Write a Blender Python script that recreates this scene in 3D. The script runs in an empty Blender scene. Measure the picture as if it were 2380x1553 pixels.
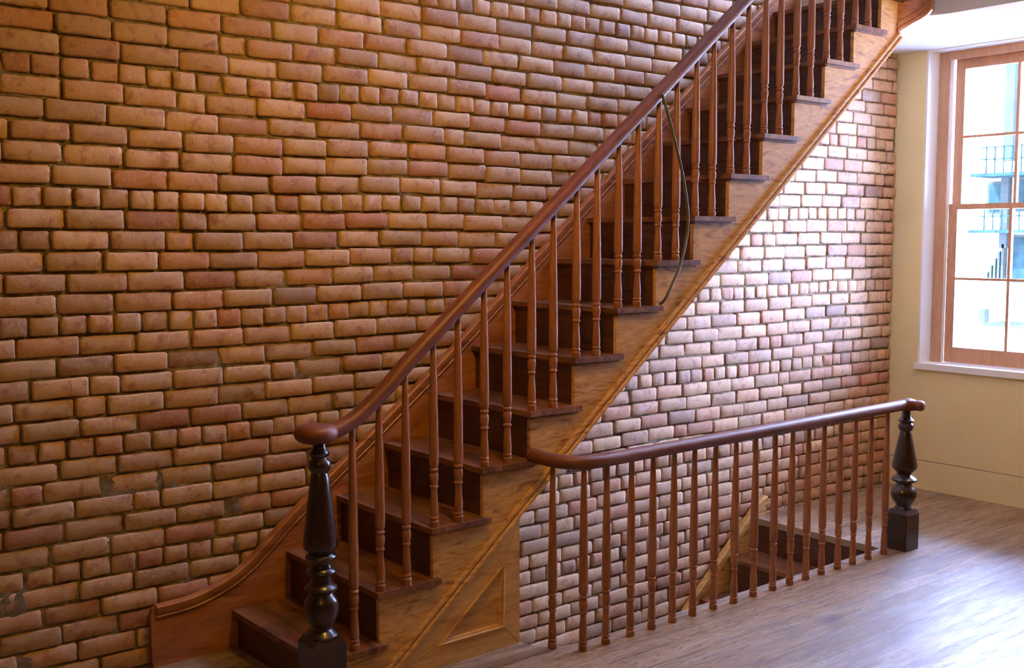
import bpy, bmesh, math, random
import numpy as np
from mathutils import Vector, Matrix
random.seed(7)
PI = math.pi
sc = bpy.context.scene
C = sc.collection

# ------------------------------------------------------------------ camera
cam_d = bpy.data.cameras.new('camera'); cam = bpy.data.objects.new('camera', cam_d); C.objects.link(cam)
cam.location = (-1.7568, -3.9024, 1.5768)
cam.rotation_euler = (PI / 2 - 0.0871, 0.0003, -0.6824)
cam_d.sensor_width = 36; cam_d.sensor_fit = 'HORIZONTAL'
cam_d.lens = 2548.56 / 2380 * 36
cam_d.clip_start = 0.05; cam_d.clip_end = 200
sc.camera = cam

# ------------------------------------------------------------------ view and world
sc.view_settings.view_transform = 'Standard'; sc.view_settings.look = 'None'
sc.view_settings.gamma = 1; sc.view_settings.use_curve_mapping = False
sc.view_settings.exposure = 0.0
world = bpy.data.worlds.new('world'); sc.world = world; world.use_nodes = True
wn = world.node_tree.nodes; bg = wn['Background']
bg.inputs['Color'].default_value = (0.37, 0.52, 1.06, 1)
bg.inputs['Strength'].default_value = 105.0

# ------------------------------------------------------------------ lights
def lamp(name, kind, loc, energy, col, **k):
    d = bpy.data.lights.new(name, kind); d.energy = energy; d.color = col
    for a, b in k.items(): setattr(d, a, b)
    o = bpy.data.objects.new(name, d); o.location = loc; C.objects.link(o); return o
WARM = (1.0, 0.55, 0.05)
lamp('ceiling_lamp_light', 'POINT', (0.35, -1.5, 2.64), 44, WARM, shadow_soft_size=0.10)
lamp('ceiling_lamp_light', 'POINT', (-1.5, -3.3, 2.60), 14, WARM, shadow_soft_size=0.12)
lamp('ceiling_lamp_light', 'POINT', (3.75, -1.75, 2.60), 32, (1.0, 0.60, 0.22), shadow_soft_size=0.08)
sun = lamp('sun', 'SUN', (0, 0, 8), 105, (0.56, 0.70, 1.0), angle=0.02)
sun.rotation_euler = (math.radians(-18), math.radians(-48), 0)      # behind the house, on the facade across the street
def portal(loc, sy, sz):
    o = lamp('daylight_portal', 'AREA', loc, 1, (1, 1, 1), shape='RECTANGLE', size=sz, size_y=sy)
    o.rotation_euler = (0, PI / 2, 0); o.data.cycles.is_portal = True
portal((4.83, -0.84, 1.76), 1.3, 1.95)
portal((4.83, -0.84, 4.35), 1.3, 2.0)

# ------------------------------------------------------------------ node helpers
def new_mat(name):
    m = bpy.data.materials.new(name); m.use_nodes = True
    return m, m.node_tree, m.node_tree.nodes['Principled BSDF']
def N(nt, t, **k):
    n = nt.nodes.new(t)
    for a, b in k.items():
        if a.startswith('_'): setattr(n, a[1:], b)
        else: n.inputs[a.replace('__', ' ')].default_value = b
    return n
def ramp(nt, fac, stops, interp='LINEAR'):
    r = nt.nodes.new('ShaderNodeValToRGB'); r.color_ramp.interpolation = interp
    e = r.color_ramp.elements
    while len(e) > len(stops): e.remove(e[-1])
    while len(e) < len(stops): e.new(0.5)
    for i, (p, c) in enumerate(stops):
        e[i].position = p; e[i].color = tuple(c) + (1,) if len(c) == 3 else c
    nt.links.new(fac, r.inputs['Fac']); return r
def mix(nt, a, b, fac, mode='MIX'):
    m = nt.nodes.new('ShaderNodeMix'); m.data_type = 'RGBA'; m.blend_type = mode
    for s, v in ((m.inputs[6], a), (m.inputs[7], b)):
        if hasattr(v, 'links'): nt.links.new(v, s)
        else: s.default_value = tuple(v) + (1,)
    if hasattr(fac, 'links'): nt.links.new(fac, m.inputs[0])
    else: m.inputs[0].default_value = fac
    return m.outputs[2]
def coords(nt, scale=(1, 1, 1), rot=(0, 0, 0), out='Object'):
    tc = nt.nodes.new('ShaderNodeTexCoord'); mp = nt.nodes.new('ShaderNodeMapping')
    mp.inputs['Scale'].default_value = scale; mp.inputs['Rotation'].default_value = rot
    nt.links.new(tc.outputs[out], mp.inputs['Vector']); return mp.outputs['Vector']
def noise(nt, vec, scale, detail=4, rough=0.55, dist=0.0):
    n = N(nt, 'ShaderNodeTexNoise', Scale=scale, Detail=detail, Roughness=rough, Distortion=dist)
    nt.links.new(vec, n.inputs['Vector']); return n.outputs['Fac']
def bump(nt, bs, h, strength=0.3, dist=0.002):
    b = N(nt, 'ShaderNodeBump', Strength=strength, Distance=dist)
    nt.links.new(h, b.inputs['Height']); nt.links.new(b.outputs['Normal'], bs.inputs['Normal'])

def wood(name, c1, c2, c3=None, scale=(1, 1, 1), rot=(0, 0, 0), rough=0.35, coat=0.0, swirl=1.5, bstr=0.15):
    """varnished wood; grain runs along the axis with the smallest scale"""
    m, nt, bs = new_mat(name)
    v = coords(nt, scale, rot)
    f = noise(nt, v, 3.0, 5, 0.55, swirl)
    w = noise(nt, v, 14.0, 3, 0.6, 0.4)
    stops = [(0.3, c1), (0.7, c2)] if c3 is None else [(0.31, c3), (0.44, c1), (0.70, c2)]
    r = ramp(nt, f, stops)
    r2 = ramp(nt, w, [(0.35, (0.72, 0.68, 0.64)), (0.62, (1, 1, 1))])
    nt.links.new(mix(nt, r.outputs['Color'], r2.outputs['Color'], 0.65, 'MULTIPLY'), bs.inputs['Base Color'])
    bs.inputs['Roughness'].default_value = rough
    bs.inputs['Coat Weight'].default_value = coat; bs.inputs['Coat Roughness'].default_value = 0.15
    bump(nt, bs, w, bstr, 0.001)
    return m
def plain(name, c, rough=0.6, var=0.06, scale=6, b=0.05, metal=0.0):
    m, nt, bs = new_mat(name)
    v = coords(nt); f = noise(nt, v, scale, 5)
    lo = [x * (1 - var) for x in c]; hi = [min(1, x * (1 + var)) for x in c]
    nt.links.new(ramp(nt, f, [(0.3, lo), (0.7, hi)]).outputs['Color'], bs.inputs['Base Color'])
    bs.inputs['Roughness'].default_value = rough; bs.inputs['Metallic'].default_value = metal
    bump(nt, bs, noise(nt, v, 90, 3), b, 0.001)
    return m

SL = -math.atan2(0.19, 0.2311)
M = {}
M['pine_slope'] = wood('varnished_pine', (0.62, 0.33, 0.09), (0.76, 0.47, 0.16), (0.30, 0.11, 0.03), (1.3, 5, 6), (0, -SL, 0), 0.55, 0.0, 3.0)
M['pine_flat'] = wood('varnished_pine_panel', (0.68, 0.38, 0.11), (0.78, 0.49, 0.18), (0.46, 0.20, 0.05), (1.0, 5, 5), (0, -SL, 0), 0.5, 0.0, 0.9)
M['string_red'] = wood('red_pine', (0.40, 0.13, 0.04), (0.56, 0.225, 0.07), (0.24, 0.06, 0.02), (0.8, 4, 5), (0, -SL, 0), 0.38, 0.15, 1.2)
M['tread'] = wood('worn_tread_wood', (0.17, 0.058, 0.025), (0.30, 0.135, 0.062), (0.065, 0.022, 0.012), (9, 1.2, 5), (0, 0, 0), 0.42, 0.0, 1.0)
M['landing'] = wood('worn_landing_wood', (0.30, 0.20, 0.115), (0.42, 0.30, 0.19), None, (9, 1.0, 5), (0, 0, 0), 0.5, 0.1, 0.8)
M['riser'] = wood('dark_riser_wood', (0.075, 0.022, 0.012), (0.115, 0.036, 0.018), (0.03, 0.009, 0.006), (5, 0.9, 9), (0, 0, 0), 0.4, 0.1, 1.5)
M['baluster'] = wood('reddish_turned_wood', (0.27, 0.092, 0.036), (0.36, 0.135, 0.05), None, (9, 9, 1.2), (0, 0, 0), 0.46, 0.0, 0.5)
M['rail'] = wood('dark_handrail_wood', (0.13, 0.032, 0.015), (0.20, 0.056, 0.022), None, (1.2, 8, 6), (0, -SL, 0), 0.48, 0.0, 0.5)
M['newel'] = wood('near_black_newel_wood', (0.018, 0.006, 0.004), (0.036, 0.011, 0.006), None, (9, 9, 1.2), (0, 0, 0), 0.30, 0.3, 0.5)
M['window_wood'] = wood('window_wood', (0.44, 0.21, 0.10), (0.54, 0.28, 0.14), None, (8, 8, 1.0), (0, 0, 0), 0.45, 0.1, 0.6)
M['cream'] = plain('cream_wall_paint', (0.76, 0.61, 0.30), 0.7, 0.03, 3, 0.12)
M['tan'] = plain('tan_wall_paint', (0.12, 0.075, 0.035), 0.8, 0.03, 3, 0.12)
M['white'] = plain('white_paint', (0.84, 0.83, 0.80), 0.6, 0.02, 4, 0.05)
M['ceiling'] = plain('ceiling_plaster', (0.74, 0.71, 0.66), 0.8, 0.03, 2, 0.08)
M['cord'] = plain('olive_rubber', (0.075, 0.07, 0.028), 0.5, 0.2, 20)
M['facade'] = plain('pale_facade_stone', (0.80, 0.79, 0.76), 0.9, 0.04, 2)
M['facade_dark'] = plain('blue_grey_iron', (0.006, 0.013, 0.012), 0.6, 0.3, 8)
M['facade_mid'] = plain('blue_grey_stone', (0.016, 0.0185, 0.0150), 0.6, 0.2, 3)
M['black'] = plain('black_metal', (0.02, 0.02, 0.02), 0.4)

for k_ in ('facade', 'facade_dark', 'facade_mid'): M[k_].node_tree.nodes['Principled BSDF'].inputs['Specular IOR Level'].default_value = 0.0
# glass
m, nt, bs = new_mat('window_glass'); M['glass'] = m
bs.inputs['Base Color'].default_value = (1, 1, 1, 1); bs.inputs['Roughness'].default_value = 0.0
nt.nodes.remove(bs)
tr = N(nt, 'ShaderNodeBsdfTransparent'); gl = N(nt, 'ShaderNodeBsdfGlossy', Roughness=0.02); fr = N(nt, 'ShaderNodeFresnel', IOR=1.45)
mx = nt.nodes.new('ShaderNodeMixShader')
nt.links.new(fr.outputs[0], mx.inputs[0]); nt.links.new(tr.outputs[0], mx.inputs[1]); nt.links.new(gl.outputs[0], mx.inputs[2])
nt.links.new(mx.outputs[0], nt.nodes['Material Output'].inputs['Surface'])

# bricks
m, nt, bs = new_mat('old_red_brick'); M['brick'] = m
at = nt.nodes.new('ShaderNodeAttribute'); at.attribute_name = 'brick_rand'
sep = nt.nodes.new('ShaderNodeSeparateColor'); nt.links.new(at.outputs['Color'], sep.inputs[0])
v = coords(nt)
hue = ramp(nt, sep.outputs[0], [(0.0, (0.43, 0.175, 0.08)), (0.2, (0.53, 0.285, 0.135)), (0.6, (0.58, 0.36, 0.18)), (0.88, (0.53, 0.31, 0.16)), (1.0, (0.37, 0.22, 0.13))])
n1 = noise(nt, v, 22, 5, 0.6, 0.5)
n2 = noise(nt, v, 70, 4, 0.65)
n3 = noise(nt, v, 9, 4, 0.6)
c1 = mix(nt, hue.outputs['Color'], (0.30, 0.10, 0.06), ramp(nt, n1, [(0.52, (0, 0, 0)), (0.68, (0.75, 0.75, 0.75))]).outputs['Color'])
c2 = mix(nt, c1, (0.68, 0.50, 0.33), ramp(nt, n2, [(0.55, (0, 0, 0)), (0.72, (0.6, 0.6, 0.6))]).outputs['Color'])
mm = nt.nodes.new('ShaderNodeMath'); mm.operation = 'MULTIPLY'
nt.links.new(ramp(nt, n3, [(0.5, (0, 0, 0)), (0.7, (1, 1, 1))]).outputs['Color'], mm.inputs[0]); nt.links.new(sep.outputs[1], mm.inputs[1])
c3 = mix(nt, c2, (0.64, 0.47, 0.36), mm.outputs[0])
val = N(nt, 'ShaderNodeMapRange'); nt.links.new(sep.outputs[2], val.inputs[0]); val.inputs[3].default_value = 0.78; val.inputs[4].default_value = 1.12
hs = nt.nodes.new('ShaderNodeHueSaturation'); nt.links.new(c3, hs.inputs['Color']); nt.links.new(val.outputs[0], hs.inputs['Value'])
nt.links.new(hs.outputs[0], bs.inputs['Base Color'])
bs.inputs['Roughness'].default_value = 0.72
bump(nt, bs, noise(nt, v, 120, 5, 0.7), 0.5, 0.004)
m, nt, bs = new_mat('old_mortar'); M['mortar'] = m
v = coords(nt)
nt.links.new(ramp(nt, noise(nt, v, 26, 5, 0.7), [(0.35, (0.11, 0.075, 0.04)), (0.55, (0.28, 0.205, 0.105)), (0.75, (0.52, 0.41, 0.23))]).outputs['Color'], bs.inputs['Base Color'])
bs.inputs['Roughness'].default_value = 0.9
bump(nt, bs, noise(nt, v, 150, 5, 0.75), 0.8, 0.006)

# floor boards
m, nt, bs = new_mat('old_floor_boards'); M['floor'] = m
v = coords(nt)
bt = N(nt, 'ShaderNodeTexBrick', Scale=1.0, Mortar__Size=0.0022, Brick__Width=1.7, Row__Height=0.118, Mortar__Smooth=0.3, Bias=0.0)
bt.offset = 0.37; bt.offset_frequency = 2
bt.inputs['Color1'].default_value = (0, 0, 0, 1); bt.inputs['Color2'].default_value = (1, 1, 1, 1); bt.inputs['Mortar'].default_value = (0.5, 0.5, 0.5, 1)
nt.links.new(v, bt.inputs['Vector'])
base = ramp(nt, bt.outputs['Color'], [(0.0, (0.20, 0.11, 0.052)), (0.5, (0.28, 0.165, 0.082)), (1.0, (0.38, 0.245, 0.135))])
vs = coords(nt, (1.0, 9, 1))
g1 = noise(nt, vs, 3.0, 6, 0.6, 0.8); g2 = noise(nt, vs, 1.1, 4, 0.6, 1.2)
col = mix(nt, base.outputs['Color'], (0.13, 0.085, 0.055), ramp(nt, g1, [(0.47, (0, 0, 0)), (0.66, (0.85, 0.85, 0.85))]).outputs['Color'])
col = mix(nt, col, (0.47, 0.35, 0.22), ramp(nt, g2, [(0.5, (0, 0, 0)), (0.7, (0.7, 0.7, 0.7))]).outputs['Color'])
g3 = noise(nt, coords(nt, (2.2, 26, 1)), 4.0, 5, 0.7, 0.5); g4 = noise(nt, coords(nt, (5, 16, 1)), 5.0, 3, 0.6, 0.3)
col = mix(nt, col, (0.10, 0.055, 0.032), ramp(nt, g3, [(0.50, (0, 0, 0)), (0.62, (0.8, 0.8, 0.8))]).outputs['Color'])
col = mix(nt, col, (0.07, 0.04, 0.028), ramp(nt, g4, [(0.58, (0, 0, 0)), (0.66, (0.85, 0.85, 0.85))]).outputs['Color'])
# a big knot with a dark hole, where the photo shows one, and smaller ones
def knot(nt, v, x, y, rx, ry):
    mp = nt.nodes.new('ShaderNodeMapping'); mp.vector_type = 'TEXTURE'
    mp.inputs['Location'].default_value = (x, y, 0); mp.inputs['Scale'].default_value = (rx, ry, 1e3)
    nt.links.new(v, mp.inputs['Vector'])
    ln = nt.nodes.new('ShaderNodeVectorMath'); ln.operation = 'LENGTH'; nt.links.new(mp.outputs[0], ln.inputs[0])
    ad = nt.nodes.new('ShaderNodeMath'); ad.operation = 'MULTIPLY_ADD'
    nt.links.new(g1, ad.inputs[0]); ad.inputs[1].default_value = 0.7; nt.links.new(ln.outputs['Value'], ad.inputs[2])
    return ad.outputs[0]
for x, y, rx, ry in ((2.06, -1.30, 0.16, 0.075), (1.25, -1.42, 0.06, 0.025), (2.9, -1.9, 0.07, 0.03), (3.0, -1.25, 0.05, 0.02)):
    k = knot(nt, v, x, y, rx, ry)
    col = mix(nt, col, (0.10, 0.042, 0.026), ramp(nt, k, [(0.7, (0.85, 0.85, 0.85)), (1.35, (0, 0, 0))]).outputs['Color'])
k = knot(nt, v, 2.085, -1.295, 0.030, 0.018)
col = mix(nt, col, (0.008, 0.005, 0.004), ramp(nt, k, [(0.9, (1, 1, 1)), (1.3, (0, 0, 0))]).outputs['Color'])
gap = ramp(nt, bt.outputs['Fac'], [(0.2, (0, 0, 0)), (0.8, (0.75, 0.75, 0.75))])
col = mix(nt, col, (0.03, 0.02, 0.013), gap.outputs['Color'])
nt.links.new(col, bs.inputs['Base Color'])
rr = N(nt, 'ShaderNodeMapRange'); nt.links.new(g1, rr.inputs[0]); rr.inputs[1].default_value = 0.3; rr.inputs[2].default_value = 0.7
rr.inputs[3].default_value = 0.40; rr.inputs[4].default_value = 0.62; nt.links.new(rr.outputs[0], bs.inputs['Roughness'])
cw = ramp(nt, noise(nt, coords(nt, (0.8, 5, 1)), 2.6, 5, 0.6, 0.8), [(0.35, (0.12, 0.12, 0.12)), (0.62, (0.85, 0.85, 0.85))])
nt.links.new(cw.outputs['Color'], bs.inputs['Coat Weight']); bs.inputs['Coat Roughness'].default_value = 0.38
inv = nt.nodes.new('ShaderNodeMath'); inv.operation = 'SUBTRACT'; nt.links.new(noise(nt, coords(nt, (1, 4, 1)), 5, 4), inv.inputs[0]); nt.links.new(bt.outputs['Fac'], inv.inputs[1])
bump(nt, bs, inv.outputs[0], 0.35, 0.006)

# ------------------------------------------------------------------ mesh helpers
def bm_obj(name, bm, mat, parent=None, smooth=False, kind=None):
    me = bpy.data.meshes.new(name)
    bmesh.ops.recalc_face_normals(bm, faces=bm.faces)
    bm.to_mesh(me); bm.free()
    for mt in (mat if isinstance(mat, (list, tuple)) else [mat]): me.materials.append(M[mt])
    if smooth:
        for p in me.polygons: p.use_smooth = True
        try: me.set_sharp_from_angle(angle=math.radians(38))
        except Exception: pass
    o = bpy.data.objects.new(name, me); C.objects.link(o)
    if parent:
        o.parent = parent; o.matrix_parent_inverse = Matrix.Translation(parent.location).inverted()
    if kind: o['kind'] = kind
    return o
def thing(name, label, cat, loc=(0, 0, 0), group=None):
    o = bpy.data.objects.new(name, None); C.objects.link(o); o.location = loc; o.empty_display_size = 0.1
    o['label'] = label; o['category'] = cat
    if group: o['group'] = group
    return o
def box(bm, x0, x1, y0, y1, z0, z1, mi=0):
    vs = [bm.verts.new((x, y, z)) for x in (x0, x1) for y in (y0, y1) for z in (z0, z1)]
    for f in ((0, 1, 3, 2), (4, 6, 7, 5), (0, 4, 5, 1), (2, 3, 7, 6), (0, 2, 6, 4), (1, 5, 7, 3)):
        bm.faces.new([vs[i] for i in f]).material_index = mi
    return vs
def bevel_all(bm, w, seg=2, ang=30):
    ed = [e for e in bm.edges if len(e.link_faces) == 2 and e.calc_face_angle(0) > math.radians(ang)]
    bmesh.ops.bevel(bm, geom=ed, offset=w, segments=seg, affect='EDGES', clamp_overlap=True)
def prism(bm, pts, lo, hi, axis='y'):
    """extrude the 2D outline pts: axis y -> pts are (x,z); axis z -> pts are (x,y); axis x -> (y,z)"""
    def P(a, b, c): return {'y': (a, c, b), 'z': (a, b, c), 'x': (c, a, b)}[axis]
    A = [bm.verts.new(P(a, b, lo)) for a, b in pts]; B = [bm.verts.new(P(a, b, hi)) for a, b in pts]
    bm.faces.new(A); bm.faces.new(B[::-1])
    n = len(pts)
    for i in range(n): bm.faces.new((A[i], A[(i + 1) % n], B[(i + 1) % n], B[i]))
def lathe(bm, prof, cx, cy, seg=20):
    rings = []
    for r, z in prof:
        rings.append([bm.verts.new((cx + r * math.cos(2 * PI * i / seg), cy + r * math.sin(2 * PI * i / seg), z)) for i in range(seg)])
    for a, b in zip(rings, rings[1:]):
        for i in range(seg): bm.faces.new((a[i], a[(i + 1) % seg], b[(i + 1) % seg], b[i]))
    bm.faces.new(rings[0][::-1]); bm.faces.new(rings[-1])
def smooth_path(pts, sub=6):
    P = [Vector(p) for p in pts]; out = []
    for i in range(len(P) - 1):
        p0 = P[max(i - 1, 0)]; p1 = P[i]; p2 = P[i + 1]; p3 = P[min(i + 2, len(P) - 1)]
        for k in range(sub):
            t = k / sub
            out.append(0.5 * ((2 * p1) + (-p0 + p2) * t + (2 * p0 - 5 * p1 + 4 * p2 - p3) * t * t + (-p0 + 3 * p1 - 3 * p2 + p3) * t ** 3))
    out.append(P[-1]); return out
def sweep(bm, path, sec, up=Vector((0, 0, 1)), cap=True, taper=None):
    """sweep section (side, up) along path"""
    rings = []
    for i, p in enumerate(path):
        d = (path[min(i + 1, len(path) - 1)] - path[max(i - 1, 0)]).normalized()
        side = d.cross(up).normalized(); u = side.cross(d).normalized()
        k = 1.0
        if taper and len(path) - i <= len(taper): k = taper[len(taper) - (len(path) - i)]
        rings.append([bm.verts.new(p + side * a * k + u * b * k) for a, b in sec])
    n = len(sec)
    for a, b in zip(rings, rings[1:]):
        for i in range(n): bm.faces.new((a[i], a[(i + 1) % n], b[(i + 1) % n], b[i]))
    if cap: bm.faces.new(rings[0][::-1]); bm.faces.new(rings[-1])
def oval(w, h, n=20, p=2.4):
    out = []
    for i in range(n):
        t = 2 * PI * i / n; c, s = math.cos(t), math.sin(t)
        out.append((w * math.copysign(abs(c) ** (2 / p), c), h * math.copysign(abs(s) ** (2 / p), s)))
    return out

# ------------------------------------------------------------------ dimensions
R, G, Z1 = 0.19, 0.2311, 0.1524
XW, ZC, ZU = 4.544, 2.7225, 3.0024
YS = -0.69            # face of the outer string
YN = -0.716           # outer edge of the treads
NST = 15
tz = lambda n: Z1 + (n - 1) * R
tx = lambda n: G * (n - 1)

# ================================================================== SETTING
# floor with the stair well cut out along the brick wall
bm = bmesh.new()
prism(bm, [(-4, 0.0), (0.905, 0.0), (0.905, -0.70), (0.925, -0.765), (0.985, -0.815), (1.08, -0.835), (3.17, -0.835), (3.17, 0.0),
           (XW + .02, 0.0), (XW + .02, -6.0), (-4, -6.0)], -0.26, 0.0, 'z')
bm_obj('floor', bm, 'floor', kind='structure')
# rounded nosing of the landing
# ceiling with the stairwell opening
bm = bmesh.new()
edge_ = [(3.475, -0.68), (3.505, -0.70), (3.535, -0.725), (3.56, -0.76), (3.58, -0.81), (3.592, -0.87)]
prism(bm, [(-4, 0.0), (0.9, 0.0), (0.9, -1.42), (3.592, -1.42)] + edge_[::-1] + [(3.475, 0.0), (XW + .02, 0.0), (XW + .02, -6.0), (-4, -6.0)], ZC, ZU - 0.03, 'z')
bm_obj('ceiling', bm, 'ceiling', kind='structure', smooth=True)
bm = bmesh.new(); box(bm, -4, XW + .02, -6, 0, 5.6, 5.7)
bm_obj('ceiling', bm, 'ceiling', kind='structure')
for nm, b in (('wall_left', (-4.15, -4, -6, 0.1, -0.26, 5.7)), ('wall_front', (-4, XW, -6.15, -6, -0.26, 5.7))):
    bm = bmesh.new(); box(bm, *b); bm_obj(nm, bm, 'tan', kind='structure')
# lower flight's enclosure below the floor
bm = bmesh.new()
box(bm, 0.80, 0.90, -0.84, 0.0, -2.5, -0.26); box(bm, 0.9, XW, -0.95, -0.84, -2.5, -0.26); box(bm, 3.9, 4.0, -0.84, 0, -2.5, -0.26)
bm_obj('wall_stairwell', bm, 'cream', kind='structure')
bm = bmesh.new(); box(bm, 0.8, 4.0, -0.84, 0, -2.6, -2.5)
bm_obj('floor', bm, 'floor', kind='structure')

# wall on the right with two window openings (and one upstairs)
TH = 0.26
bm = bmesh.new()
ys = [-6.0, -3.90, -2.60, -1.49, -0.19, 0.15]
def wbox(y0, y1, z0, z1): box(bm, XW, XW + TH, y0, y1, z0, z1)
wbox(-6, -1.49, -0.26, 5.6); wbox(-0.19, 0.15, -0.26, 5.6)
wbox(-1.49, -0.19, -0.26, 0.76)
wbox(-1.49, -0.19, ZC + 0.02, 3.35); wbox(-1.49, -0.95, 3.35, 5.35); wbox(-1.49, -0.19, 5.35, 5.6)
bm_obj('wall_right', bm, 'cream', kind='structure')
# baseboard, painted with the wall
bm = bmesh.new(); box(bm, XW - 0.004, XW, -6.0, -0.004, 0.0, 0.181); box(bm, XW - 0.0005, XW, -6.0, -0.004, 0.181, 0.1845, 1)
bm_obj('baseboard_right', bm, ['cream', 'riser'], kind='structure')

# ---------------------------------------------------------------- brick wall
def vnoise(x, y, s=1.0, seed=0):
    x = np.asarray(x) * s + seed * 17.3; y = np.asarray(y) * s + seed * 9.1
    xi = np.floor(x).astype(int); yi = np.floor(y).astype(int); xf = x - xi; yf = y - yi
    h = lambda a, b: (np.abs(np.sin(a * 127.1 + b * 311.7 + seed * 74.7) * 43758.5453) % 1.0) * 2 - 1
    u = xf * xf * (3 - 2 * xf); w = yf * yf * (3 - 2 * yf)
    return (h(xi, yi) * (1 - u) + h(xi + 1, yi) * u) * (1 - w) + (h(xi, yi + 1) * (1 - u) + h(xi + 1, yi + 1) * u) * w
def brick_wall():
    rnd = random.Random(11)
    CH = 0.0729; V = []; F = []; Mi = []; Colr = []
    U = np.array([0, .05, .14, .33, .5, .67, .86, .95, 1.0]); W = np.array([0, .09, .5, .91, 1.0])
    nu, nw = len(U), len(W)
    jmin = int((-2.5 - 1.28) / CH); jmax = int((5.6 - 1.28) / CH)
    base_off = 0
    for j in range(jmin, jmax + 1):
        zc = 1.28 + j * CH
        header = (j % 6 == 0)
        x = -4.0 + rnd.uniform(-0.2, 0)
        if not header: x += 0.1 * (j % 2)
        while x < XW:
            L = (0.088 if header else 0.193) * rnd.uniform(0.95, 1.05)
            if not header and rnd.random() < 0.06: L *= 0.5
            jw = rnd.uniform(0.006, 0.013)
            x0, x1 = max(x, -4.0), min(x + L, XW - 0.002); x += L + jw
            if x1 - x0 < 0.02: continue
            wav = 0.010 * vnoise((x0 + x1) / 2, zc, 1.3, 3)
            h = CH - rnd.uniform(0.0075, 0.0125)
            za, zb = zc - h / 2 + wav + rnd.uniform(-.0015, .0015), zc + h / 2 + wav + rnd.uniform(-.0015, .0015)
            dz = rnd.uniform(-0.0025, 0.0025); dep = rnd.uniform(-0.0045, 0.003); tilt = rnd.uniform(-0.003, 0.003)
            gu, gw = np.meshgrid(U, W, indexing='ij')
            # absolute rounding near ends
            LL = x1 - x0
            uu = np.where(gu < 0.3, gu * 0.12 / LL, np.where(gu > 0.7, 1 - (1 - gu) * 0.12 / LL, gu)) if LL > 0.12 else gu
            px = x0 + uu * LL; pz = za + gw * (zb - za) + dz * (gu - .5)
            edge = np.minimum(np.minimum(gu, 1 - gu) / 0.14, np.minimum(gw, 1 - gw) / 0.09); edge = np.clip(edge, 0, 1)
            # outline irregularities, corners knocked off
            s = rnd.randint(0, 999)
            ox = vnoise(px, pz, 30, s) * 0.0022; oz = vnoise(px + 5, pz, 26, s + 1) * 0.0020
            corner = ((gu < .01) | (gu > .99)) & ((gw < .01) | (gw > .99))
            k = rnd.uniform(0.002, 0.007)
            px = px + ox + np.where(corner, np.where(gu < .5, k, -k), 0)
            pz = pz + oz + np.where(corner, np.where(gw < .5, k * .8, -k * .8), 0)
            px = np.minimum(px, XW - 0.001)
            py = dep + tilt * (gu - .5) * 2 + (1 - edge) * 0.0045 + vnoise(px, pz, 45, s + 2) * 0.0012
            # chipped face
            if rnd.random() < 0.10:
                cx_, cz_ = rnd.random(), rnd.random()
                dd = np.hypot((gu - cx_) * LL / .05, (gw - cz_) * .06 / .03)
                py = py + 0.007 * np.clip(1.2 - dd, 0, 1)
            start = len(V)
            V.extend(zip(px.ravel().tolist(), py.ravel().tolist(), pz.ravel().tolist()))
            for a in range(nu - 1):
                for b in range(nw - 1):
                    i0 = start + a * nw + b
                    F.append((i0, i0 + nw, i0 + nw + 1, i0 + 1))
            ring = [a * nw for a in range(nu)] + [(nu - 1) * nw + b for b in range(1, nw)] + [a * nw + nw - 1 for a in range(nu - 2, -1, -1)] + [b for b in range(nw - 2, 0, -1)]
            bs_ = len(V)
            for r_ in ring:
                q = V[start + r_]; V.append((q[0], 0.045, q[2]))
            n = len(ring)
            for i in range(n):
                F.append((start + ring[(i + 1) % n], start + ring[i], bs_ + i, bs_ + (i + 1) % n))
            nf = (nu - 1) * (nw - 1) + n; Mi += [0] * nf
            hue = rnd.random(); eff = rnd.random() ** 2 * (1.0 if rnd.random() < .5 else 0.2); vv = rnd.random()
            Colr += [(hue, eff, vv, 1.0)] * (len(V) - start)
    # mortar bed: uneven sheet, recessed between the bricks, fuller low on the left
    xs = np.arange(-4.0, XW + 0.011, 0.018); zs = np.arange(-2.5, 5.61, 0.018)
    gx, gz = np.meshgrid(xs, zs, indexing='ij')
    full = np.clip((1.25 - gz) / 0.6, 0, 1) * np.clip((1.4 - gx) / 1.0, 0, 1)
    gy = 0.0165 + 0.008 * vnoise(gx, gz, 14, 5) + 0.006 * vnoise(gx, gz, 4, 8) + 0.004 * vnoise(gx, gz, 50, 6) - full * 0.0080
    gx = np.minimum(gx, XW)
    st = len(V); V.extend(zip(gx.ravel().tolist(), gy.ravel().tolist(), gz.ravel().tolist()))
    a, b = gx.shape
    idx = (np.arange(a - 1)[:, None] * b + np.arange(b - 1)[None, :]).ravel() + st
    F.extend(zip(idx.tolist(), (idx + b).tolist(), (idx + b + 1).tolist(), (idx + 1).tolist())); Mi += [1] * len(idx)
    Colr += [(0.5, 0, 0.5, 1)] * (a * b)
    # solid backing
    st = len(V)
    V += [(x_, y_, z_) for x_ in (-4.1, XW + .1) for y_ in (0.05, 0.35) for z_ in (-2.6, 5.7)]
    F += [tuple(st + i for i in f) for f in ((0, 1, 3, 2), (4, 6, 7, 5), (0, 4, 5, 1), (2, 3, 7, 6), (0, 2, 6, 4), (1, 5, 7, 3))]; Mi += [1] * 6
    Colr += [(0.5, 0, 0.5, 1)] * 8
    me = bpy.data.meshes.new('wall_back'); me.from_pydata(V, [], F)
    me.materials.append(M['brick']); me.materials.append(M['mortar'])
    me.polygons.foreach_set('material_index', Mi); me.polygons.foreach_set('use_smooth', [True] * len(F))
    ca = me.color_attributes.new('brick_rand', 'FLOAT_COLOR', 'POINT')
    ca.data.foreach_set('color', np.array(Colr, dtype=np.float32).ravel())
    me.update()
    o = bpy.data.objects.new('wall_back', me); C.objects.link(o); o['kind'] = 'structure'
brick_wall()

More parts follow.
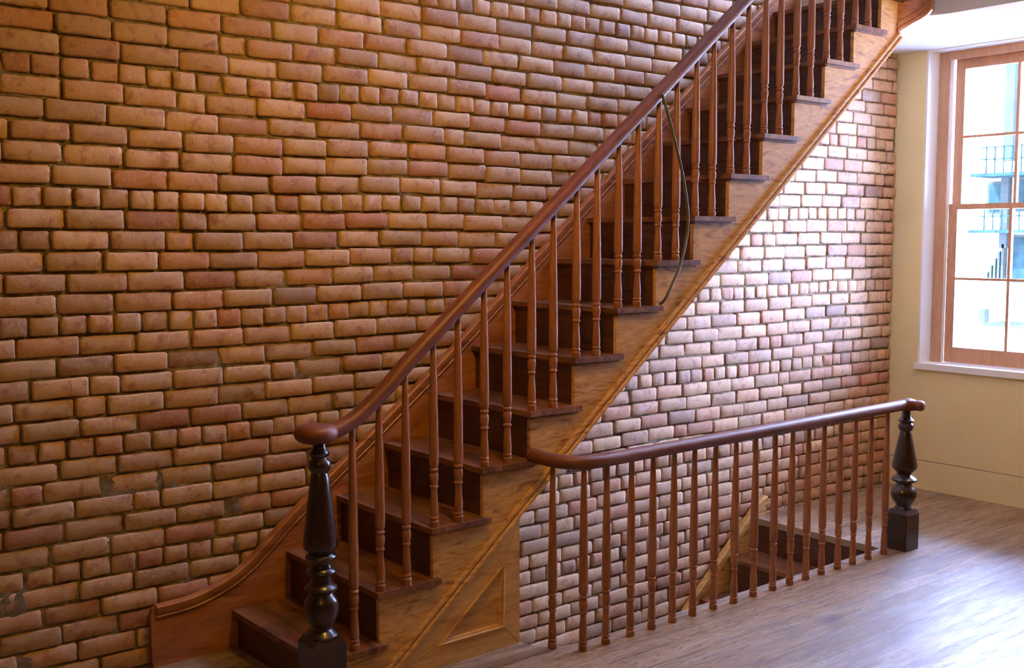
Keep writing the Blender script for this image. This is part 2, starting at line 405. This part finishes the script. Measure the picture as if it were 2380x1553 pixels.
# ---------------------------------------------------------------- windows
def window(name, y1, y0, z0, z1):
    """y1 = edge nearer the brick wall, y0 = far edge"""
    w = bpy.data.objects.new(name, None); C.objects.link(w); w['kind'] = 'structure'
    w.location = (XW + 0.12, (y0 + y1) / 2, z0)
    fx = XW + 0.125                       # face of the wooden box frame
    # white plastered reveal
    bm = bmesh.new()
    box(bm, XW + 0.001, XW + TH, y1 - 0.012, y1, z0, z1); box(bm, XW + 0.001, XW + TH, y0, y0 + 0.012, z0, z1)
    box(bm, XW + 0.001, XW + TH, y0, y1, z1, z1 + 0.024)
    bm_obj('reveal', bm, 'white', w)
    bm = bmesh.new(); box(bm, XW - 0.022, XW + 0.24, y0 - 0.015, y1 + 0.015, z0 - 0.036, z0 + 0.003); bevel_all(bm, 0.006, 2)
    bm_obj('window_sill', bm, 'white', w)
    yi1, yi0 = y1 - 0.014, y0 + 0.014
    bm = bmesh.new()
    cz = z1 - 0.048
    box(bm, fx, fx + 0.022, yi1 - 0.068, yi1, z0 + 0.003, z1); box(bm, fx, fx + 0.022, yi0, yi0 + 0.068, z0 + 0.003, z1)
    box(bm, fx, fx + 0.022, yi0 + 0.068, yi1 - 0.068, cz, z1)
    box(bm, fx + 0.022, XW + TH - 0.03, yi1 - 0.062, yi1 - 0.03, z0 + 0.003, z1); box(bm, fx + 0.022, XW + TH - 0.03, yi0 + 0.03, yi0 + 0.062, z0 + 0.003, z1)
    box(bm, fx + 0.022, XW + TH - 0.03, yi0 + 0.03, yi1 - 0.03, cz + 0.01, z1)
    bevel_all(bm, 0.004, 2)
    bm_obj('window_frame', bm, 'window_wood', w)
    # pale stop beads in the jambs
    bm = bmesh.new()
    for yy in (yi1 - 0.0725, yi0 + 0.0635): box(bm, fx + 0.006, fx + 0.030, yy, yy + 0.009, z0 + 0.003, cz)
    bm_obj('stop_bead', bm, 'white', w)
    zm = 1.77
    def sash(nm, xf, za, zb, brail, trail, my):
        a1, a0 = yi1 - 0.074, yi0 + 0.074
        bm = bmesh.new(); st = 0.058; d = 0.034
        box(bm, xf, xf + d, a1 - st, a1, za, zb); box(bm, xf, xf + d, a0, a0 + st, za, zb)
        box(bm, xf, xf + d, a0 + st, a1 - st, za, za + brail); box(bm, xf, xf + d, a0 + st, a1 - st, zb - trail, zb)
        bevel_all(bm, 0.004, 2)
        s = bm_obj(nm, bm, 'window_wood', w)
        bm = bmesh.new(); g1, g0 = a1 - st, a0 + st
        for k in (1, 2):
            yc = g1 + (g0 - g1) * k / 3; box(bm, xf + 0.004, xf + d - 0.004, yc - 0.009, yc + 0.009, za + brail, zb - trail)
        zc = (za + brail + zb - trail) / 2
        box(bm, xf + 0.006, xf + d - 0.006, g0, g1, zc - 0.008, zc + 0.008)
        bm_obj('muntin', bm, 'window_wood', s)
        bm = bmesh.new(); box(bm, xf + 0.015, xf + 0.018, g0 - 0.004, g1 + 0.004, za + brail - 0.004, zb - trail + 0.004)
        bm_obj('glass', bm, 'glass', s)
        return s
    low = sash('lower_sash', fx + 0.030, z0 + 0.006, zm + 0.018, 0.095, 0.034, 0)
    sash('upper_sash', fx + 0.070, zm - 0.016, cz + 0.008, 0.034, 0.062, 0)
    bm = bmesh.new(); yc = (y0 + y1) / 2 + 0.06
    box(bm, fx + 0.026, fx + 0.066, yc - 0.030, yc + 0.030, zm + 0.018, zm + 0.030)
    box(bm, fx + 0.038, fx + 0.054, yc - 0.042, yc + 0.012, zm + 0.030, zm + 0.042); bevel_all(bm, 0.003, 2)
    bm_obj('sash_lock', bm, 'black', low)
    return w
window('window_1', -0.19, -1.49, 0.795, ZC - 0.005)

# ---------------------------------------------------------------- trim of the stairwell opening
bm = bmesh.new()
tp = [(3.30, -0.69, 2.50)]
for th, zb in ((0, 2.622), (11, 2.638), (22, 2.652), (32, 2.666), (42, 2.680), (52, 2.692), (61, 2.705), (69, 2.718), (74, 2.730), (79, 2.745)):
    a_ = math.radians(th); tp.append((3.40 + 0.14 * math.sin(a_), -0.83 + 0.14 * math.cos(a_), zb))
tp = tp[1:]
ringsA = []
n = len(tp)
for i, (x, y, zb) in enumerate(tp):
    p0 = Vector(tp[max(i - 1, 0)][:2]); p1 = Vector(tp[min(i + 1, n - 1)][:2]); d = (p1 - p0).normalized()
    side = Vector((-d.y, d.x))                      # away from the opening
    ringsA.append([bm.verts.new((x + side.x * o_, y + side.y * o_, z_)) for o_, z_ in
                   ((0.022, ZU), (0.0, ZU), (0.0, zb + 0.060), (-0.008, zb + 0.052), (-0.008, zb + 0.044), (-0.002, zb + 0.038), (-0.002, zb + 0.030), (-0.009, zb + 0.022), (-0.009, zb + 0.004), (-0.004, zb), (0.022, zb))])
for a, b in zip(ringsA, ringsA[1:]):
    for i in range(11): bm.faces.new((a[i], a[(i + 1) % 11], b[(i + 1) % 11], b[i]))
bm.faces.new(ringsA[0][::-1]); bm.faces.new(ringsA[-1])
bm_obj('trim_1', bm, 'string_red', smooth=True, kind='structure')

# ================================================================== STAIRCASE
stair = thing('staircase', 'orange pine staircase with dark risers climbing along the exposed brick wall', 'staircase', (0.0, -0.35, 0.0))
# wall string
top = [(-0.312, 0.0), (-0.317, 0.03), (-0.317, 0.205), (-0.312, 0.222), (-0.298, 0.230), (-0.23, 0.232), (-0.16, 0.238), (-0.088, 0.255), (-0.014, 0.282),
       (0.061, 0.324), (0.139, 0.386), (0.218, 0.455), (0.30, 0.520), (0.45, 0.636), (0.65, 0.785)]
sl = 0.19 / 0.2311
line = lambda x: Z1 + sl * x + 0.088
topl = top + [(1.0, line(1.0) - 0.008), (3.46, line(3.46))]
botl = [(3.46, line(3.46) - 0.36), (0.45, 0.15), (0.25, 0.0)]
bm = bmesh.new(); prism(bm, topl + botl, -0.034, -0.013, 'y')
ws = bm_obj('wall_string', bm, 'string_red', stair)
# moulded cap along the top of the wall string
bm = bmesh.new()
cp = smooth_path([(x, -0.034, z) for x, z in topl[4:-1]], 4) + [Vector((3.46, -0.034, line(3.46)))]
sec = [(-0.020, 0.004), (0.010, 0.004), (0.014, -0.002), (0.012, -0.026), (0.008, -0.031), (0.006, -0.034), (0.010, -0.038), (0.008, -0.043), (0.0, -0.046), (-0.020, -0.046)]
sweep(bm, cp, sec)
bm_obj('cap_moulding', bm, 'string_red', ws, smooth=True)
# treads and risers
for n in range(1, NST + 1):
    x0, z1 = tx(n), tz(n); x1 = x0 + G + 0.020
    bm = bmesh.new()
    if n == 1: pts = [(0.0, -0.034), (0.0, -0.636), (0.080, -0.636), (0.080, YN), (x0 + 0.2714, YN), (x0 + 0.2714, YS), (x1, YS), (x1, -0.034)]
    else: pts = [(x0, -0.034), (x0, YN), (x0 + 0.2714, YN), (x0 + 0.2714, YS), (x1, YS), (x1, -0.034)]
    prism(bm, pts, z1 - 0.021, z1, 'z'); bevel_all(bm, 0.0065, 3, 60)
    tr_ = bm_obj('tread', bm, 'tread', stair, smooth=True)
    # small cove under the nosing, front and return
    bm = bmesh.new()
    ym = -0.636 if n == 1 else YS - 0.009
    prism(bm, [(x0 + 0.009, z1 - 0.021), (x0 + 0.020, z1 - 0.034), (x0 + 0.021, z1 - 0.034), (x0 + 0.021, z1 - 0.021)], ym, -0.034, 'y')
    xa = 0.080 if n == 1 else x0 + 0.009
    box(bm, xa, x0 + 0.262, YS - 0.009, YS + 0.001, z1 - 0.030, z1 - 0.021)
    bm_obj('cove_moulding', bm, 'tread', tr_)
    bm = bmesh.new(); zb = 0.0 if n == 1 else tz(n - 1)
    box(bm, x0 + 0.021, x0 + 0.036, -0.636 if n == 1 else YS + 0.018, -0.034, zb, z1 - 0.021)
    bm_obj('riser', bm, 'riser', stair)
# outer cut string
lowl = lambda x: sl * (x - 1.7) + 1.168
pts = [(0.082, 0.0), (0.082, tz(1) - 0.021)]
for n in range(2, NST + 1):
    xr = tx(n) + 0.020; pts += [(xr, tz(n - 1) - 0.021), (xr, tz(n) - 0.021)]
pts += [(3.44, tz(NST) - 0.021), (3.44, lowl(3.44)), (lowl and 0.28, 0.0)]
bm = bmesh.new(); prism(bm, pts, YS, YS + 0.018, 'y')
os_ = bm_obj('outer_string', bm, 'pine_slope', stair)
bm = bmesh.new()
sweep(bm, [Vector((0.275, YS, 0.001)), Vector((3.44, YS, lowl(3.44)))],
      [(-0.01, 0.0), (0.010, 0.0), (0.015, 0.004), (0.015, 0.013), (0.010, 0.018), (0.004, 0.019), (0.003, 0.023), (0.010, 0.026), (0.011, 0.036), (0.006, 0.043), (-0.002, 0.045), (-0.01, 0.045)])
bm_obj('edge_moulding', bm, 'pine_slope', os_, smooth=True)
# sloping soffit under the flight
bm = bmesh.new()
prism(bm, [(0.92, lowl(0.92) + 0.004), (3.44, lowl(3.44) + 0.004), (3.44, lowl(3.44) + 0.03), (0.92, lowl(0.92) + 0.03)], YS + 0.019, -0.036, 'y')
bm_obj('soffit', bm, 'ceiling', stair)
# spandrel panel under the bottom of the flight
YP = YS + 0.002
A0, B0, C0 = (0.283, 0.0), (0.893, 0.0), (0.893, lowl(0.893))
A1, B1, C1 = (0.505, 0.082), (0.812, 0.084), (0.816, 0.335)
sp = bpy.data.objects.new('spandrel', None); C.objects.link(sp); sp.parent = stair; sp.matrix_parent_inverse = Matrix.Translation(stair.location).inverted(); sp.location = (0.6, YP, 0)
def child_of_sp(o): o.parent = sp; o.matrix_parent_inverse = Matrix.Translation(Vector(stair.location) + 0 * Vector()).inverted() @ Matrix.Translation(Vector((0, 0, 0)))
spm = Matrix.Translation((0.6, YP, 0)).inverted()
for nm, q in (('bottom_rail', (A0, B0, B1, A1)), ('stile', (B0, C0, C1, B1)), ('diagonal_rail', (C0, A0, A1, C1))):
    bm = bmesh.new(); cq = Vector((sum(a_ for a_, _ in q) / 4, sum(b_ for _, b_ in q) / 4))
    prism(bm, [tuple(Vector(v_) + (cq - Vector(v_)).normalized() * 0.0012) for v_ in q], YP, YP + 0.020, 'y'); bevel_all(bm, 0.004, 2, 50)
    o = bm_obj(nm, bm, 'pine_flat'); o.parent = sp; o.matrix_parent_inverse = spm
bm = bmesh.new(); prism(bm, [A1, B1, C1], YP + 0.012, YP + 0.018, 'y')
o = bm_obj('panel', bm, 'pine_flat'); o.parent = sp; o.matrix_parent_inverse = spm
bm = bmesh.new()
cen = Vector(((A1[0] + B1[0] + C1[0]) / 3, 0, (A1[1] + B1[1] + C1[1]) / 3))
tri = [Vector((q[0], YP, q[1])) for q in (A1, B1, C1)]
def inset(v, k):
    return Vector((v.x + (cen.x - v.x) * k, 0, v.z + (cen.z - v.z) * k))
rings = []
for k, y in ((-0.02, YP + 0.003), (-0.01, YP - 0.006), (0.04, YP - 0.008), (0.07, YP - 0.003), (0.08, YP + 0.002), (0.13, YP + 0.002), (0.17, YP + 0.007), (0.19, YP + 0.013)):
    rings.append([bm.verts.new((inset(v, k).x, y, inset(v, k).z)) for v in tri])
for a, b in zip(rings, rings[1:]):
    for i in range(3): bm.faces.new((a[i], a[(i + 1) % 3], b[(i + 1) % 3], b[i]))
o = bm_obj('panel_moulding', bm, 'pine_flat'); o.parent = sp; o.matrix_parent_inverse = spm
bm = bmesh.new(); prism(bm, [(YP + 0.021, 0.0), (-0.036, 0.0), (-0.036, lowl(0.88)), (YP + 0.021, lowl(0.88))], 0.875, 0.893, 'x')
o = bm_obj('end_board', bm, 'pine_flat'); o.parent = sp; o.matrix_parent_inverse = spm

# ================================================================== RAILINGS
def baluster_bm(x, y, z0, z1):
    bm = bmesh.new()
    low = [(.0165, 0), (.0175, .003), (.0175, .022), (.0145, .025), (.0140, .027), (.0172, .031), (.0172, .036), (.0145, .040), (.0155, .050), (.0162, .062), (.0150, .085), (.0128, .115), (.0118, .135), (.0122, .142),
           (.0160, .146), (.0160, .151), (.0130, .155), (.0135, .160), (.0162, .172), (.0170, .184), (.0160, .195), (.0130, .200), (.0130, .203), (.0168, .207), (.0168, .213), (.0135, .217), (.0135, .221), (.0172, .226), (.0180, .235)]
    prof = [(r, z0 + h) for r, h in low]
    a = z0 + .235; H = z1 - a
    prof += [(.0178, a + H * .15), (.0165, a + H * .4), (.0140, a + H * .65), (.0115, a + H * .85), (.0100, z1)]
    lathe(bm, prof, x, y, 16); return bm

rail = thing('stair_railing', 'turned-baluster railing with red-brown handrail climbing the flight from the large dark newel', 'railing', (0.02, -0.70, 0.0))
NX, NY = 0.0175, -0.699
def newel(parent, cx, cy, half, zbt, prof, ztop):
    bm = bmesh.new()
    box(bm, cx - half, cx + half, cy - half, cy + half, 0.0, zbt)
    bevel_all(bm, 0.004, 2)
    h2 = half * 0.78
    v = []
    a = [bm.verts.new((cx + sx * half, cy + sy * half, zbt - 0.001)) for sx, sy in ((-1, -1), (1, -1), (1, 1), (-1, 1))]
    b = [bm.verts.new((cx + sx * h2, cy + sy * h2, zbt + 0.022)) for sx, sy in ((-1, -1), (1, -1), (1, 1), (-1, 1))]
    for i in range(4): bm.faces.new((a[i], a[(i + 1) % 4], b[(i + 1) % 4], b[i]))
    bm.faces.new(b)
    n = bm_obj('newel_post', bm, 'newel', parent)
    bm = bmesh.new()
    P = smooth_prof(prof)
    lathe(bm, P, cx, cy, 28)
    o = bm_obj('turned_shaft', bm, 'newel', None, smooth=True)
    o.parent = n; o.matrix_parent_inverse = Matrix.Translation(parent.location).inverted() @ Matrix.Identity(4)
    o.matrix_parent_inverse = (Matrix.Translation(parent.location) @ n.matrix_parent_inverse).inverted()
    return n
def smooth_prof(prof):
    out = []
    for (r0, z0), (r1, z1) in zip(prof, prof[1:]):
        out.append((r0, z0))
        if abs(z1 - z0) > 0.03:
            for k in (0.25, 0.5, 0.75): out.append((r0 + (r1 - r0) * k, z0 + (z1 - z0) * k))
    out.append(prof[-1]); return out
prof1 = [(.045, .225), (.056, .238), (.057, .246), (.048, .256), (.036, .266), (.037, .276), (.046, .290), (.055, .308), (.060, .330), (.059, .350), (.052, .368), (.042, .382), (.038, .388),
         (.046, .393), (.055, .400), (.056, .408), (.050, .416), (.040, .422), (.035, .436), (.037, .448), (.048, .455), (.051, .463), (.047, .471), (.036, .477), (.032, .488), (.036, .500), (.050, .506), (.053, .514), (.050, .521), (.040, .527),
         (.042, .534), (.054, .541), (.059, .550), (.058, .570), (.030, .790), (.027, .797), (.031, .803), (.037, .812), (.039, .824), (.037, .836), (.028, .845), (.026, .850), (.034, .858), (.036, .866), (.026, .878), (.021, .888), (.021, .912)]
newel(rail, NX, NY, 0.0595, 0.218, prof1, .9)
# balusters on the treads
def railz(x): return sl * (x - 0.71) + 1.377 + 0.036
cpath = [(NX, NY, 0.930), (0.075, -0.697, 0.931), (0.15, -0.693, 0.958), (0.22, -0.690, 1.003), (0.30, -0.69, 1.068), (0.40, -0.69, railz(0.40))]
rp = smooth_path(cpath + [(0.6, -0.69, railz(0.6))], 6)
rp += [Vector((x, -0.69, railz(x))) for x in np.arange(0.7, 3.3, 0.2)]
def rail_bottom(x):
    for a, b in zip(rp, rp[1:]):
        if a.x <= x <= b.x: return a.z + (b.z - a.z) * (x - a.x) / (b.x - a.x) - 0.022
    return rp[-1].z
bm = bmesh.new(); sweep(bm, rp, oval(0.031, 0.0265, 24, 2.3))
lathe(bm, [(.030, .899), (.052, .903), (.068, .914), (.074, .930), (.070, .946), (.056, .957), (.030, .961), (.005, .962)], NX - 0.01, NY, 28)
bm_obj('handrail', bm, 'rail', rail, smooth=True)
bx = [(1, 0.150)]
for n in range(2, NST + 1): bx += [(n, tx(n) + 0.027), (n, tx(n) + 0.137)]
for n, x in bx:
    if x > 3.28: continue
    bm_obj('baluster', baluster_bm(x, -0.690, tz(n), rail_bottom(x)), 'baluster', rail, smooth=True)

wr = thing('well_railing', 'low railing with turned balusters around the floor opening, ending at the small dark newel', 'railing', (2.1, -0.904, 0.0))
prof2 = [(.036, .200), (.045, .206), (.044, .214), (.037, .222), (.040, .232), (.053, .248), (.062, .268), (.064, .285), (.060, .302), (.048, .318), (.038, .330), (.036, .338),
         (.050, .346), (.062, .352), (.063, .360), (.056, .368), (.040, .376), (.034, .384), (.038, .395), (.056, .412), (.062, .424), (.061, .440), (.029, .598), (.026, .604), (.031, .611), (.037, .622), (.038, .632), (.034, .642), (.028, .648), (.036, .655), (.040, .662), (.032, .668), (.024, .678), (.021, .70), (.021, .728)]
newel(wr, 3.245, -0.904, 0.0555, 0.186, prof2, .73)
wp = smooth_path([(0.948, -0.698, 0.742), (0.950, -0.76, 0.738), (0.968, -0.83, 0.733), (1.02, -0.885, 0.730), (1.10, -0.904, 0.729), (1.25, -0.904, 0.729)], 6)
wp += [Vector((x, -0.904, 0.729 + 0.012 * (x - 1.25) / 2)) for x in np.arange(1.45, 3.16, 0.2)]
wp += smooth_path([(3.19, -0.904, 0.741), (3.235, -0.908, 0.741), (3.262, -0.935, 0.740), (3.272, -0.965, 0.738)], 4) + [Vector((3.2745, -0.973, 0.738)), Vector((3.277, -0.980, 0.738)), Vector((3.278, -0.984, 0.738))]
bm = bmesh.new(); sweep(bm, wp, oval(0.031, 0.0265, 24, 2.3), taper=(0.96, 0.80, 0.45))
lathe(bm, [(.030, .712), (.044, .720), (.047, .735), (.046, .752), (.038, .765), (.015, .772), (.003, .773)], 3.245, -0.912, 24)
bm_obj('handrail', bm, 'rail', wr, smooth=True)
fx = [(.958, -.808), (1.034, -.900), (1.151, -.904), (1.286, -.904), (1.407, -.904), (1.531, -.904), (1.655, -.904), (1.786, -.904), (1.920, -.904), (2.053, -.904), (2.19, -.904),
      (2.315, -.904), (2.434, -.904), (2.555, -.904), (2.685, -.904), (2.809, -.904), (2.94, -.904), (3.078, -.904)]
for x, y in fx:
    bm_obj('baluster', baluster_bm(x, y, 0.0, 0.712), 'baluster', wr, smooth=True)

# ================================================================== LOWER FLIGHT
low = thing('lower_staircase', 'lower flight of dark steps descending through the floor opening along the brick wall', 'staircase', (3.0, -0.42, -0.3))
LX = 3.195
ll = lambda x: sl * (x - LX) + 0.088
bm = bmesh.new()
prism(bm, [(3.262, 0.0), (3.262, 0.098), (3.235, 0.108), (3.20, 0.085), (3.10, ll(3.10)), (1.2, ll(1.2)), (1.2, ll(1.2) - 0.36), (3.16, ll(3.16) - 0.36), (3.16, 0.0)], -0.032, -0.013, 'y')
lws = bm_obj('wall_string', bm, 'pine_slope', low)
bm = bmesh.new()
sweep(bm, smooth_path([(3.258, -0.034, 0.106), (3.20, -0.034, 0.088), (3.10, -0.034, ll(3.10))], 3) + [Vector((1.2, -0.034, ll(1.2)))],
      [(0.020, 0.004), (-0.010, 0.004), (-0.014, -0.002), (-0.012, -0.026), (-0.008, -0.031), (-0.010, -0.038), (0.0, -0.046), (0.020, -0.046)])
bm_obj('cap_moulding', bm, 'pine_slope', lws, smooth=True)
bm = bmesh.new(); prism(bm, [(3.16, -0.262), (3.16, -0.5), (1.2, ll(1.2) - 0.3), (1.2, ll(1.2)), (2.85, -0.262)], -0.832, -0.812, 'y')
bm_obj('outer_string', bm, 'pine_slope', low)
for k in range(0, 9):
    x0, z1 = LX - G * k, -R * k
    bm = bmesh.new()
    if k == 0: 
        prism(bm, [(x0 - 0.042, -0.034), (x0 - 0.042, -0.833), (3.1695, -0.833), (3.1695, -0.034)], z1 - 0.034, z1 + 0.0008, 'z'); bevel_all(bm, 0.011, 3, 60)
        bm_obj('landing_nosing', bm, 'landing', low, smooth=True)
    else:
        prism(bm, [(x0 - 0.03, -0.034), (x0 - 0.03, -0.808), (x0 + G - 0.012, -0.808), (x0 + G - 0.012, -0.034)], z1 - 0.022, z1, 'z'); bevel_all(bm, 0.0065, 3, 60)
        bm_obj('tread', bm, 'tread', low, smooth=True)
    bm = bmesh.new(); box(bm, x0 - 0.012, x0 + 0.002, -0.808, -0.034, z1 - R, z1 - 0.024)
    if k == 0: bmesh.ops.translate(bm, verts=bm.verts, vec=(-0.018, 0, 0))
    bm_obj('riser', bm, 'riser', low)

# ================================================================== CORD
bm = bmesh.new()
cpnts = [(1.615, -0.722, 2.155), (1.622, -0.728, 2.168), (1.629, -0.73, 2.150), (1.652, -0.733, 2.09), (1.703, -0.735, 1.961), (1.757, -0.735, 1.802), (1.782, -0.735, 1.639), (1.742, -0.735, 1.475), (1.690, -0.735, 1.385), (1.652, -0.730, 1.322), (1.638, -0.712, 1.2985)]
cpth = smooth_path(cpnts, 6)
rings = []
for i, p_ in enumerate(cpth):
    d = (cpth[min(i + 1, len(cpth) - 1)] - cpth[max(i - 1, 0)]).normalized()
    s_ = d.cross(Vector((0, 1, 0))).normalized(); u_ = s_.cross(d)
    rings.append([bm.verts.new(p_ + 0.0062 * (s_ * math.cos(a) + u_ * math.sin(a))) for a in np.linspace(0, 2 * PI, 10, endpoint=False)])
for a, b in zip(rings, rings[1:]):
    for i in range(10): bm.faces.new((a[i], a[(i + 1) % 10], b[(i + 1) % 10], b[i]))
bm.faces.new(rings[0][::-1]); bm.faces.new(rings[-1])
o = bm_obj('cord', bm, 'cord', smooth=True)
o['label'] = 'olive green cord drooping from the stair handrail down to a tread'; o['category'] = 'cord'

# ================================================================== OUTSIDE
nb = thing('neighbour_building', 'pale overexposed building with blue-grey iron balconies seen through the window', 'building', (12.0, 2.5, -4.0))
bm = bmesh.new(); box(bm, 12.0, 12.6, -3.0, 9.0, -6.0, 6.2)
bm_obj('wall', bm, 'facade', nb)

def fbox(nm, mat, y0, y1, z0, z1, d0=0.0, d1=0.08):
    bm = bmesh.new(); box(bm, 12.0 - d1, 12.0 - d0 + 0.002, y0, y1, z0, z1); bevel_all(bm, 0.008, 1)
    return bm_obj(nm, bm, mat, nb)
fbox('downpipe', 'facade_mid', 2.94, 3.06, 2.55, 3.78, 0, 0.10)
fbox('downpipe', 'facade_mid', 2.97, 3.07, 1.45, 2.40, 0, 0.10)
for zb in (2.36, 1.66, 0.50):
    pl = fbox('balcony', 'facade_mid' if zb < 1 else 'facade_dark', 2.35, 3.24 if zb > 1 else 3.0, zb - 0.02, zb + 0.02, 0.02, 0.55)
    if zb > 1:
        bm = bmesh.new()
        for k in range(7):
            y = 2.38 + k * 0.11; box(bm, 11.46, 11.48, y, y + 0.012, zb, zb + 0.34)
        for k in range(2): box(bm, 11.46, 11.48, 2.37, 3.12, zb + 0.33 - k * 0.15, zb + 0.345 - k * 0.15)
        o = bm_obj('balcony_rail', bm, 'facade_dark'); o.parent = pl
for y0, y1, z0, z1 in ((2.62, 2.90, 1.05, 1.58), (2.62, 2.86, 1.95, 2.30), (3.04, 3.24, 1.92, 2.26), (2.30, 2.56, 2.9, 3.6)):
    w_ = fbox('window', 'facade_mid', y0 - 0.04, y1 + 0.04, z0 - 0.04, z1 + 0.04, 0, 0.04)
    bm = bmesh.new(); box(bm, 11.950, 11.962, y0, y1, z0, z1); o = bm_obj('pane', bm, 'facade_dark'); o.parent = w_
fbox('meter_box', 'facade_mid', 3.21, 3.30, 0.47, 0.66, 0, 0.12)
for k in range(5):
    br = fbox('bracket', 'facade_mid', 3.0 + 0.05 * k, 3.03 + 0.05 * k, 1.05 + 0.0 * k, 1.50 - 0.09 * k, 0, 0.10)
